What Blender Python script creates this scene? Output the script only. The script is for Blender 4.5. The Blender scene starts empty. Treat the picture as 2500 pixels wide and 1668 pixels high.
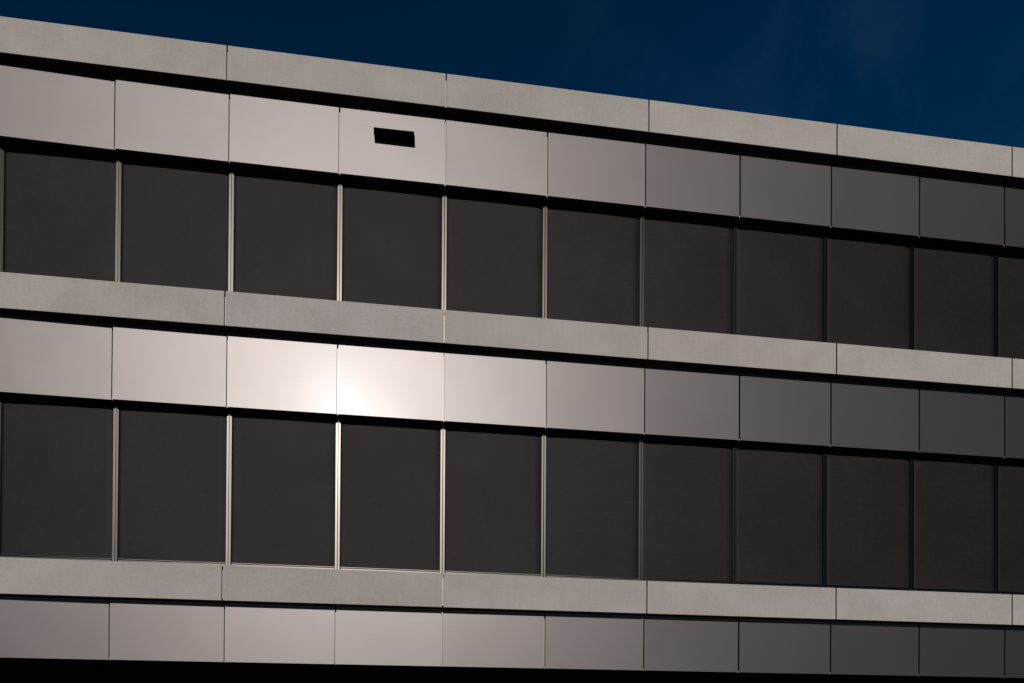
import bpy, bmesh, math, random
from mathutils import Vector, Matrix
random.seed(7)
scene = bpy.context.scene
C = scene.collection

# ------------------------------------------------------------------ camera
EYE = 1.65
CAM = Vector((5.28249, -11.45213, EYE))
F_PX, SHIFT_PX = 1972.515, 963.063
YAW, PITCH, ROLL = 0.14920, 0.00967, 0.00584
def cam_axes():
    cy, sy, cp, sp = math.cos(YAW), math.sin(YAW), math.cos(PITCH), math.sin(PITCH)
    cr, sr = math.cos(ROLL), math.sin(ROLL)
    fw = Vector((sy*cp, cy*cp, sp)); r0 = Vector((cy, -sy, 0)); u0 = r0.cross(fw)
    return cr*r0+sr*u0, cr*u0-sr*r0, fw
R_, U_, F_ = cam_axes()
cd = bpy.data.cameras.new('camera'); cam = bpy.data.objects.new('camera', cd); C.objects.link(cam)
m = Matrix((R_, U_, -F_)).transposed().to_4x4(); m.translation = CAM
cam.matrix_world = m
cd.sensor_width = 36; cd.sensor_fit = 'HORIZONTAL'
cd.lens = F_PX/2500*36; cd.shift_x = 0; cd.shift_y = SHIFT_PX/2500
cd.clip_start = .05; cd.clip_end = 5000
scene.camera = cam

# ------------------------------------------------------------------ light
SUN = Vector((-0.60, -11.45, 4.36)).normalized()       # towards the sun
ELEV = math.asin(SUN.z); AZ = math.atan2(SUN.x, SUN.y)  # azimuth from +Y towards +X
sl = bpy.data.lights.new('sun', 'SUN'); sl.energy = 3.1; sl.angle = math.radians(.5); sl.color = (1, .965, .918)
so = bpy.data.objects.new('sun', sl); C.objects.link(so)
so.rotation_euler = (-SUN).to_track_quat('-Z', 'Y').to_euler(); so.location = (0, -30, 30)

w = bpy.data.worlds.new('World'); scene.world = w; w.use_nodes = True
nt = w.node_tree; N = nt.nodes; Lk = nt.links; N.clear()
sky = N.new('ShaderNodeTexSky'); sky.sky_type = 'NISHITA'; sky.sun_disc = False
sky.sun_elevation = ELEV; sky.sun_rotation = AZ
sky.altitude = 2500; sky.air_density = 1.0; sky.dust_density = .2; sky.ozone_density = 4.0
bg = N.new('ShaderNodeBackground'); bg.inputs[1].default_value = .05
wo = N.new('ShaderNodeOutputWorld')
# deep polarised blue, paler away from the polarised arc, with a few faint wisps of cirrus
hs = N.new('ShaderNodeHueSaturation'); hs.inputs['Hue'].default_value = .497; hs.inputs['Saturation'].default_value = 1.37; hs.inputs['Value'].default_value = .34
Lk.new(sky.outputs[0], hs.inputs['Color'])
tc = N.new('ShaderNodeTexCoord'); dp = N.new('ShaderNodeVectorMath'); dp.operation = 'DOT_PRODUCT'; dp.inputs[1].default_value = (1, 0, 0)
Lk.new(tc.outputs['Generated'], dp.inputs[0])
mr = N.new('ShaderNodeMapRange'); mr.interpolation_type = 'SMOOTHSTEP'
for i_, v_ in ((1, -.1), (2, .62), (3, 0), (4, 1)): mr.inputs[i_].default_value = v_
Lk.new(dp.outputs['Value'], mr.inputs[0])
gain = N.new('ShaderNodeMapRange')
for i_, v_ in ((1, 0), (2, 1), (3, .98), (4, 1.5)): gain.inputs[i_].default_value = v_
Lk.new(mr.outputs[0], gain.inputs[0])
vm = N.new('ShaderNodeVectorMath'); vm.operation = 'SCALE'
Lk.new(hs.outputs[0], vm.inputs[0]); Lk.new(gain.outputs[0], vm.inputs['Scale'])
mp = N.new('ShaderNodeMapping'); mp.inputs['Rotation'].default_value = (0, .9, .3); mp.inputs['Scale'].default_value = (4.2, 3, 2.2)
Lk.new(tc.outputs['Generated'], mp.inputs[0])
nz = N.new('ShaderNodeTexNoise'); nz.inputs['Scale'].default_value = 1.6; nz.inputs['Detail'].default_value = 6; nz.inputs['Roughness'].default_value = .6; nz.inputs['Distortion'].default_value = .6
Lk.new(mp.outputs[0], nz.inputs['Vector'])
cr_ = N.new('ShaderNodeMapRange'); cr_.interpolation_type = 'SMOOTHSTEP'
for i_, v_ in ((1, .46), (2, .78), (3, 0), (4, .34)): cr_.inputs[i_].default_value = v_
Lk.new(nz.outputs['Fac'], cr_.inputs[0])
ml_ = N.new('ShaderNodeMath'); ml_.operation = 'MULTIPLY'; Lk.new(cr_.outputs[0], ml_.inputs[0]); Lk.new(mr.outputs[0], ml_.inputs[1])
mxs = N.new('ShaderNodeMix'); mxs.data_type = 'RGBA'; mxs.inputs[7].default_value = (.55, 1.15, 2.3, 1)
Lk.new(ml_.outputs[0], mxs.inputs[0]); Lk.new(vm.outputs[0], mxs.inputs[6]); Lk.new(mxs.outputs[2], bg.inputs[0]); Lk.new(bg.outputs[0], wo.inputs[0])

vs = scene.view_settings; vs.view_transform = 'Standard'; vs.look = 'None'; vs.exposure = 0; vs.gamma = 1
vs.use_curve_mapping = False

# ------------------------------------------------------------------ materials
def mat(name):
    mt = bpy.data.materials.new(name); mt.use_nodes = True
    t = mt.node_tree; t.nodes.clear()
    out = t.nodes.new('ShaderNodeOutputMaterial')
    return mt, t, out
def node(t, kind, **kw):
    n = t.nodes.new(kind)
    for k, v in kw.items():
        if k.startswith('i_'): n.inputs[k[2:].replace('_', ' ')].default_value = v
        else: setattr(n, k, v)
    return n
def coords(t, scale):
    tc = node(t, 'ShaderNodeTexCoord'); mp = node(t, 'ShaderNodeMapping'); mp.inputs['Scale'].default_value = scale
    oi = node(t, 'ShaderNodeObjectInfo')
    ad = node(t, 'ShaderNodeVectorMath', operation='ADD')
    sc = node(t, 'ShaderNodeVectorMath', operation='SCALE'); sc.inputs['Scale'].default_value = 37.0
    t.links.new(oi.outputs['Random'], sc.inputs[0])
    t.links.new(tc.outputs['Object'], ad.inputs[0]); t.links.new(sc.outputs[0], ad.inputs[1])
    t.links.new(ad.outputs[0], mp.inputs[0])
    return mp.outputs[0], oi
def noise(t, vec, scale, detail=4, rough=.55):
    n = node(t, 'ShaderNodeTexNoise'); n.inputs['Scale'].default_value = scale
    n.inputs['Detail'].default_value = detail; n.inputs['Roughness'].default_value = rough
    t.links.new(vec, n.inputs['Vector']); return n.outputs['Fac']
def ramp(t, fac, stops):
    r = node(t, 'ShaderNodeValToRGB'); e = r.color_ramp.elements
    while len(e) < len(stops): e.new(.5)
    for el, (p, c) in zip(e, stops): el.position = p; el.color = (*c, 1)
    t.links.new(fac, r.inputs[0]); return r.outputs[0]
def mixc(t, a, b, fac, mode='MULTIPLY'):
    n = node(t, 'ShaderNodeMix', data_type='RGBA', blend_type=mode)
    for sock, v in ((n.inputs[0], fac), (n.inputs[6], a), (n.inputs[7], b)):
        if isinstance(v, (int, float)): sock.default_value = v
        elif isinstance(v, tuple): sock.default_value = (*v, 1)
        else: t.links.new(v, sock)
    return n.outputs[2]
def bump(t, h, strength, dist):
    b = node(t, 'ShaderNodeBump'); b.inputs['Strength'].default_value = strength; b.inputs['Distance'].default_value = dist
    t.links.new(h, b.inputs['Height']); return b.outputs[0]

def m_concrete():
    mt, t, out = mat('fair_faced_concrete')
    v, oi = coords(t, (1, 1, 1)); v2, _ = coords(t, (9, 9, .5))
    a = ramp(t, noise(t, v, 1.6, 6, .6), [(.3, (.287, .260, .233)), (.52, (.313, .286, .259)), (.72, (.332, .305, .278))])
    fine = ramp(t, noise(t, v, 42, 5, .7), [(.3, (.90, .90, .90)), (.7, (1.08, 1.08, 1.08))])
    streak = ramp(t, noise(t, v2, 3, 3), [(.35, (.98, .98, .975)), (.7, (1.015, 1.015, 1.02))])
    tone = oi.outputs['Color']          # each slab's tone, mostly lighter towards the right
    c = mixc(t, mixc(t, mixc(t, a, fine, 1.0), streak, 1.0), tone, 1.0)
    p = node(t, 'ShaderNodeBsdfPrincipled'); p.inputs['Roughness'].default_value = .72
    p.inputs['Specular IOR Level'].default_value = .3
    t.links.new(c, p.inputs['Base Color'])
    t.links.new(bump(t, noise(t, v, 60, 4, .7), .15, .004), p.inputs['Normal'])
    t.links.new(p.outputs[0], out.inputs[0]); return mt

def metal(name, diff, broad, br, hot, hr, brushed=0.0, wave=0.0, dish=0.0, dist='GGX', aniso=0.0):
    """satin metallic coating: a little pigment, a broad satin lobe and a tight clear-coat lobe"""
    mt, t, out = mat(name)
    v, oi = coords(t, (1, 1, 1)); vb, _ = coords(t, (.5, .5, 14))
    df = node(t, 'ShaderNodeBsdfDiffuse'); df.inputs[0].default_value = (*diff, 1)
    g1 = node(t, 'ShaderNodeBsdfAnisotropic', distribution=dist); g1.inputs['Roughness'].default_value = br
    if aniso:         # rolled sheet: spreads a little wider up and down than sideways
        up = node(t, 'ShaderNodeCombineXYZ'); up.inputs[0].default_value = 1
        g1.inputs['Anisotropy'].default_value = aniso; t.links.new(up.outputs[0], g1.inputs['Tangent'])
    tint = ramp(t, noise(t, v, 1.1, 3), [(.3, tuple(x*.98 for x in broad)), (.7, tuple(x*1.02 for x in broad))])
    t.links.new(tint, g1.inputs['Color'])
    g2 = node(t, 'ShaderNodeBsdfAnisotropic', distribution='BECKMANN'); g2.inputs['Roughness'].default_value = hr
    g2.inputs['Color'].default_value = (*hot, 1)
    a1 = node(t, 'ShaderNodeAddShader'); a2 = node(t, 'ShaderNodeAddShader')
    t.links.new(df.outputs[0], a1.inputs[0]); t.links.new(g1.outputs[0], a1.inputs[1])
    t.links.new(a1.outputs[0], a2.inputs[0]); t.links.new(g2.outputs[0], a2.inputs[1])
    if brushed or wave:
        b1 = node(t, 'ShaderNodeBump'); b1.inputs['Strength'].default_value = 1; b1.inputs['Distance'].default_value = brushed
        t.links.new(noise(t, vb, 2.0, 3), b1.inputs['Height'])
        b2 = node(t, 'ShaderNodeBump'); b2.inputs['Strength'].default_value = 1; b2.inputs['Distance'].default_value = wave
        t.links.new(noise(t, v, .9, 1), b2.inputs['Height']); t.links.new(b1.outputs[0], b2.inputs['Normal'])
        if dish:      # each sheet is drawn in slightly between its fixings
            tc = node(t, 'ShaderNodeTexCoord'); sx = node(t, 'ShaderNodeSeparateXYZ'); t.links.new(tc.outputs['Object'], sx.inputs[0])
            px = node(t, 'ShaderNodeMath', operation='MULTIPLY'); pz = node(t, 'ShaderNodeMath', operation='MULTIPLY')
            t.links.new(sx.outputs[0], px.inputs[0]); t.links.new(sx.outputs[0], px.inputs[1])
            t.links.new(sx.outputs[2], pz.inputs[0]); t.links.new(sx.outputs[2], pz.inputs[1])
            sm = node(t, 'ShaderNodeMath', operation='ADD'); t.links.new(px.outputs[0], sm.inputs[0]); t.links.new(pz.outputs[0], sm.inputs[1])
            b3 = node(t, 'ShaderNodeBump'); b3.inputs['Strength'].default_value = 1; b3.inputs['Distance'].default_value = dish
            t.links.new(sm.outputs[0], b3.inputs['Height']); t.links.new(b2.outputs[0], b3.inputs['Normal']); b2 = b3
        for g in (g1, g2): t.links.new(b2.outputs[0], g.inputs['Normal'])
    t.links.new(a2.outputs[0], out.inputs[0]); return mt

def plain(name, col, rough=.7, spec=.3, nscale=0, amt=.1, metallic=0):
    mt, t, out = mat(name)
    p = node(t, 'ShaderNodeBsdfPrincipled'); p.inputs['Roughness'].default_value = rough
    p.inputs['Specular IOR Level'].default_value = spec; p.inputs['Metallic'].default_value = metallic
    if nscale:
        v, oi = coords(t, (1, 1, 1))
        c = ramp(t, noise(t, v, nscale, 5), [(.3, tuple(x*(1-amt) for x in col)), (.7, tuple(x*(1+amt) for x in col))])
        t.links.new(c, p.inputs['Base Color'])
    else: p.inputs['Base Color'].default_value = (*col, 1)
    t.links.new(p.outputs[0], out.inputs[0]); return mt

def m_blind():
    mt, t, out = mat('dark_screen_fabric')
    v, oi = coords(t, (1, 1, 1)); vh, _ = coords(t, (1, 1, 14)); vv, _ = coords(t, (14, 14, 1))
    base = ramp(t, noise(t, v, 1.2, 5, .6), [(.3, (.0128, .0104, .0098)), (.7, (.0172, .0144, .0138))])
    weave = ramp(t, noise(t, vh, 7, 5, .7), [(.3, (.80, .80, .80)), (.7, (1.2, 1.2, 1.2))])
    weave2 = ramp(t, noise(t, vv, 7, 5, .7), [(.3, (.84, .84, .84)), (.7, (1.16, 1.16, 1.16))])
    c = mixc(t, mixc(t, base, weave, 1.0), weave2, 1.0)
    df = node(t, 'ShaderNodeBsdfDiffuse'); t.links.new(c, df.inputs[0])
    g1 = node(t, 'ShaderNodeBsdfAnisotropic', distribution='BECKMANN'); g1.inputs['Roughness'].default_value = .5
    g1.inputs['Color'].default_value = (.0046, .0041, .0045, 1)
    a1 = node(t, 'ShaderNodeAddShader')
    t.links.new(df.outputs[0], a1.inputs[0]); t.links.new(g1.outputs[0], a1.inputs[1])
    t.links.new(a1.outputs[0], out.inputs[0]); return mt

CONC = m_concrete()
PANEL = metal('satin_metallic_coating', (.0015, .0010, .0026), (.1135, .1016, .0985), .428, (.0014, .0016, .0018), .165, .00009, .003, .006, aniso=.085)
RAIL = metal('anodised_aluminium', (.0055, .0048, .0046), (.049, .0448, .0402), .345, (.004, .0037, .0033), .2, dist='BECKMANN')
STRIP = metal('mill_finish_aluminium', (.14, .13, .12), (.09, .083, .075), .42, (.004, .004, .004), .2)
BLIND = m_blind()
BLACK = plain('black_coated_steel', (.006, .006, .006), .8, .1)
SOFFIT_SHADE = plain('painted_soffit_shade', (.034, .029, .026), .85, .1)  # shade under the bands, put into a dark colour
JOINT_SHADE = plain('painted_joint_shade', (.008, .008, .009), .8, .1)  # shade inside the joints, painted dark on the end faces
CORE = plain('dark_core_wall', (.012, .012, .012), .9, .1, 3)
GLASS = plain('dark_window_glass', (.004, .005, .006), .05, .5)
ROOF = plain('roof_gravel', (.12, .115, .11), .95, .1, 8, .3)
ASPH = plain('asphalt', (.045, .044, .043), .9, .2, 5, .25)

# ------------------------------------------------------------------ mesh helpers
def box(bm, x0, x1, y0, y1, z0, z1):
    vs_ = [bm.verts.new(p) for p in ((x0,y0,z0),(x1,y0,z0),(x1,y1,z0),(x0,y1,z0),(x0,y0,z1),(x1,y0,z1),(x1,y1,z1),(x0,y1,z1))]
    return [bm.faces.new([vs_[i] for i in q]) for q in ((0,3,2,1),(4,5,6,7),(0,1,5,4),(1,2,6,5),(2,3,7,6),(3,0,4,7))]
def link(name, bm, material, parent=None, loc=(0,0,0), bevel=0, mats=None):
    if bevel: bmesh.ops.bevel(bm, geom=list(bm.edges), offset=bevel, segments=2, profile=.6, affect='EDGES')
    bmesh.ops.recalc_face_normals(bm, faces=list(bm.faces))
    me = bpy.data.meshes.new(name); bm.to_mesh(me); bm.free()
    for mm in (mats or [material]): me.materials.append(mm)
    o = bpy.data.objects.new(name, me); C.objects.link(o); o.location = loc
    if parent: o.parent = parent
    return o
def joint_shade(o):
    '''paints the joint shade onto the two end faces that look into the joints'''
    o.data.materials.append(JOINT_SHADE)
    for p in o.data.polygons:
        if abs(p.normal.x) > .95 and abs(p.center.x) > .7: p.material_index = 1
def boxes(name, lst, material, parent=None, loc=(0,0,0), bevel=0):
    bm = bmesh.new()
    for b in lst: box(bm, *b)
    return link(name, bm, material, parent, loc, bevel)
def copy_part(o, parent, loc):
    c = o.copy(); C.objects.link(c); c.parent = parent; c.location = loc
    for ch in o.children:
        d = ch.copy(); C.objects.link(d); d.parent = c
    return c

# ------------------------------------------------------------------ ground
g = boxes('ground', [(-900, 900, -900, 900, -.5, 0)], ASPH); g['kind'] = 'structure'

# ------------------------------------------------------------------ building
root = bpy.data.objects.new('office_building', None); C.objects.link(root); root.location = (0, 0, 0)
root['label'] = 'modern office building with banded concrete fascias, satin metal panels and dark window blinds'
root['category'] = 'building'
W = 3.0
D1, D2, D3 = .165, .336, .354          # cladding, guide-rail and blind planes behind the concrete face
BANDS = [(9.0761, 9.5517), (5.6925, 6.1668), (1.9310, 2.4104)]       # bottom, top (above the eye)
PBOT = [8.0727, 4.6470, 1.1074]
BANDS = [(a+EYE, b+EYE) for a, b in BANDS]; PBOT = [a+EYE for a in PBOT]
K0, K1 = -1, 6
XL, XR = K0*W, K1*W
GAP = .019

# core, roof and recessed ground floor
boxes('core_wall', [(XL+.02, XR-.02, .46, 14, PBOT[2]+.051, BANDS[0][1]-.35)], CORE, root)
boxes('roof', [(XL+.02, XR-.02, .20, 14, BANDS[0][1]-.345, BANDS[0][1]-.25)], ROOF, root)
boxes('soffit', [(XL+.03, XR-.03, D1+.074, 13.9, PBOT[2]+.008, PBOT[2]+.05)], BLACK, root)
boxes('ground_floor_wall', [(XL+.5, XR-.5, 2.2, 13.5, 0, PBOT[2]+.007)], CORE, root)
boxes('side_wall', [(XL-.05, XL+.018, .16, 14.02, PBOT[2]-.06, BANDS[0][1]-.20)], CONC, root)
boxes('side_wall', [(XR-.018, XR+.05, .16, 14.02, PBOT[2]-.06, BANDS[0][1]-.20)], CONC, root)

TONE = {(0, 0): (.985, .985, .975), (0, 1): (.975, .98, .97), (0, 2): (1, .995, 1), (0, 3): (1.10, 1.09, 1.08), (0, 4): (1.12, 1.115, 1.12),
        (1, 0): (.98, .98, .97), (1, 1): (.97, .962, 1.04), (1, 2): (1, 1, .99), (1, 3): (1.07, 1.06, 1.05), (1, 4): (1.11, 1.11, 1.12),
        (2, 0): (.96, .965, .985), (2, 1): (.90, .90, .88), (2, 2): (.98, .98, 1.02), (2, 3): (1.02, 1.02, 1.05), (2, 4): (1.05, 1.04, 1.07)}
def slab_tone(o, r, k): o.color = (*(1+.65*(t-1) for t in TONE[(r, max(0, min(4, k)))]), 1)
# concrete bands: one slab per two panels, each joint closed by a set-back metal strip
slab = None
for r, (zb, zt) in enumerate(BANDS):
    h = zt-zb
    bm = bmesh.new(); box(bm, -W/2+GAP/2, W/2-GAP/2, 0, .172, -h/2, h/2)
    proto = link('concrete_band', bm, CONC, root, ((K0+.5)*W, 0, (zb+zt)/2), .0025)
    joint_shade(proto)
    strip = boxes('joint_strip', [(-W/2-GAP/2+.0005, -W/2+GAP/2-.0005, .050, .10, -h/2+.03, h/2-.055)], STRIP, proto)
    boxes('soffit_shade_plate', [(-W/2+GAP/2, W/2-GAP/2, .003, .17, -h/2-.0035, -h/2-.0005)], SOFFIT_SHADE, proto)  # added thin sheet, painted dark as the shade under the band
    for k in range(K0+1, K1):
        slab_tone(copy_part(proto, root, ((k+.5)*W, 0, (zb+zt)/2)), r, k)
    slab_tone(proto, r, K0)

# satin metal panels under each band
P = {}
PW = W/2
for r in range(3):
    zb, zt = PBOT[r], BANDS[r][0]-.005
    h = zt-zb; g2 = .0118
    for j in range(2*K0, 2*K1):
        x = (j+.5)*PW + .004
        bm = bmesh.new()
        if r == 0 and j == 3:
            def on_panel(u, v):      # where a sight line of the survey meets the panel face
                d = F_ + R_*((u-1250)/F_PX) + U_*((834+SHIFT_PX-v)/F_PX)
                q = CAM + d*((D1-CAM.y)/d.y); return (q.x-x, 0, q.z-(zb+zt)/2)
            hole = [on_panel(*p) for p in ((912.2,310.4),(1011.2,321.6),(1011.6,330),(1012.8,330.3),(1013.4,361.7),(915,349.7),(913.5,330.2),(912.4,329.8))]
            outer = [(-PW/2+g2, 0, -h/2), (PW/2-g2, 0, -h/2), (PW/2-g2, 0, h/2), (-PW/2+g2, 0, h/2)]
            ed = []
            for loop in (outer, hole):
                vv = [bm.verts.new(p) for p in loop]
                ed += [bm.edges.new((vv[i], vv[(i+1) % len(vv)])) for i in range(len(vv))]
            bmesh.ops.triangle_fill(bm, edges=ed, use_beauty=True)
            ex = bmesh.ops.extrude_face_region(bm, geom=list(bm.faces))
            bmesh.ops.translate(bm, vec=(0, .05, 0), verts=[e for e in ex['geom'] if isinstance(e, bmesh.types.BMVert)])
            o = link('cladding_panel', bm, PANEL, root, (x, D1, (zb+zt)/2))
            o['label'] = 'metal panel with a black rectangular vent opening'
            hx = [p[0] for p in hole]; hz = [p[2] for p in hole]
            a, b, c, d = min(hx)-.01, max(hx)+.01, min(hz)-.01, max(hz)+.01
            boxes('vent_opening', [(a-.01, b+.01, .275, .288, c-.01, d+.01), (a-.01, a, .052, .275, c-.01, d+.01), (b, b+.01, .052, .275, c-.01, d+.01),
                                (a, b, .052, .275, c-.01, c), (a, b, .052, .275, d, d+.01)], BLACK, o)
            zm = hole[7][2]
            boxes('louvre_blade', [(a+.004, b-.004, .055, .10, zm-.05, zm-.046)], BLACK, o)
        else:
            box(bm, -PW/2+g2, PW/2-g2, 0, .064, -h/2, h/2)
            o = link('cladding_panel', bm, PANEL, root, (x, D1, (zb+zt)/2))
        P[(r, j)] = o; joint_shade(o)
        o.rotation_euler = (math.radians(random.uniform(-.12, .12) + (0, 0, .7)[r]), 0,      # hung a fraction of a degree out of true
                            math.radians(random.uniform(-.15, .15) + {-1: 1.3, 0: 1.3, 1: .55, 2: .15}.get(j, 0)))
        # joint strip and its little retaining clip on the panel's left side
        xx = -PW/2
        boxes('joint_strip', [(xx-g2+.0005, xx+g2-.0005, .060, .070, -h/2+.03, h/2-.012), (xx-.002, xx+g2-.001, .020, .036, -h/2-.004, -h/2+.028)], STRIP, o)
P[(1, 3)]['label'] = 'metal panel catching the white glare of the sun'

# windows: black head and frame, screen blind, aluminium bottom bar and sill
def make_window(zb, zt, first_x):
    """zb: top of the band below, zt: underside of the panel above"""
    z0, z1 = zb-.02, zt; o_ = (zb+zt)/2; h = (zt-zb)/2
    bm = bmesh.new()
    box(bm, -PW/2+.002, PW/2-.002, .072+D1, .452, h-.004, h+.12)             # head above the blind
    box(bm, -PW/2+.002, -PW/2+.05, .40, .45, -h+.001, h-.005)
    box(bm, PW/2-.05, PW/2-.002, .40, .45, -h+.001, h-.005)
    box(bm, -PW/2+.05, PW/2-.05, .42, .44, -h+.001, h-.005)                  # pane
    wn = link('window', bm, BLACK, root, (first_x, 0, o_))
    bm = bmesh.new()
    nx, nz = 60, 10
    xa, xb = -PW/2+.040, PW/2-.037
    grid = []
    for i in range(nx+1):
        s = i/nx; s = .5-.5*math.cos(math.pi*s)
        x = xa+(xb-xa)*s
        e = max(0, 1-(xb-x)/.11); e2 = max(0, 1-(x-xa)/.03)
        bow = .014*e*e + .006*e2*e2 - .006*math.sin(math.pi*s)
        grid.append([bm.verts.new((x, D3+bow, -h+.116+(2*h-.118)*j/nz)) for j in range(nz+1)])
    for i in range(nx):
        for j in range(nz): f = bm.faces.new((grid[i][j], grid[i+1][j], grid[i+1][j+1], grid[i][j+1])); 
    gm = [f for f in bm.faces]
    ex = bmesh.ops.extrude_face_region(bm, geom=gm)
    bmesh.ops.translate(bm, vec=(0, .003, 0), verts=[e for e in ex['geom'] if isinstance(e, bmesh.types.BMVert)])
    link('blind', bm, BLIND, wn)
    boxes('blind_hem', [(xa, xb, D3-.006, D3+.004, -h+.103, -h+.111)], RAIL, wn)
    boxes('bottom_bar', [(xa+.004, xb-.004, D3-.030, D3-.002, -h+.03, -h+.088)], RAIL, wn, bevel=.003)
    boxes('sill', [(-PW/2+.002, PW/2-.002, .175, .452, -h-.03, -h)], RAIL, wn)
    return wn
def make_mullion(zb, zt, first_x):
    o_ = (zb+zt)/2; h = (zt-zb)/2
    ml = boxes('mullion', [(-.038, .038, D2+.012, .45, -h+.001, h-.006)], BLACK, root, (first_x, 0, o_))
    boxes('guide_rail', [(-.035, -.008, D2, D2+.011, -h+.001, h-.008), (-.046, -.036, D2-.02, D2, -h+.001, -h+.072)], RAIL, ml)
    boxes('guide_rail', [(.003, .029, D2, D2+.011, -h+.001, h-.008), (.031, .041, D2-.02, D2, -h+.001, -h+.072)], RAIL, ml)
    boxes('cover_strip', [(.003, .017, D2-.010, D2-.0005, -h+.001, h-.008)], RAIL, ml)
    return ml
for zb, zt in ((BANDS[1][1], PBOT[0]), (BANDS[2][1], PBOT[1])):
    wn = make_window(zb, zt, (2*K0+.5)*PW+.012); ml = make_mullion(zb, zt, (2*K0)*PW+.012)
    zc = (zb+zt)/2
    for j in range(2*K0+1, 2*K1): copy_part(wn, root, ((j+.5)*PW+.012, 0, zc))
    for j in range(2*K0+1, 2*K1+1): copy_part(ml, root, (j*PW+.012, 0, zc))
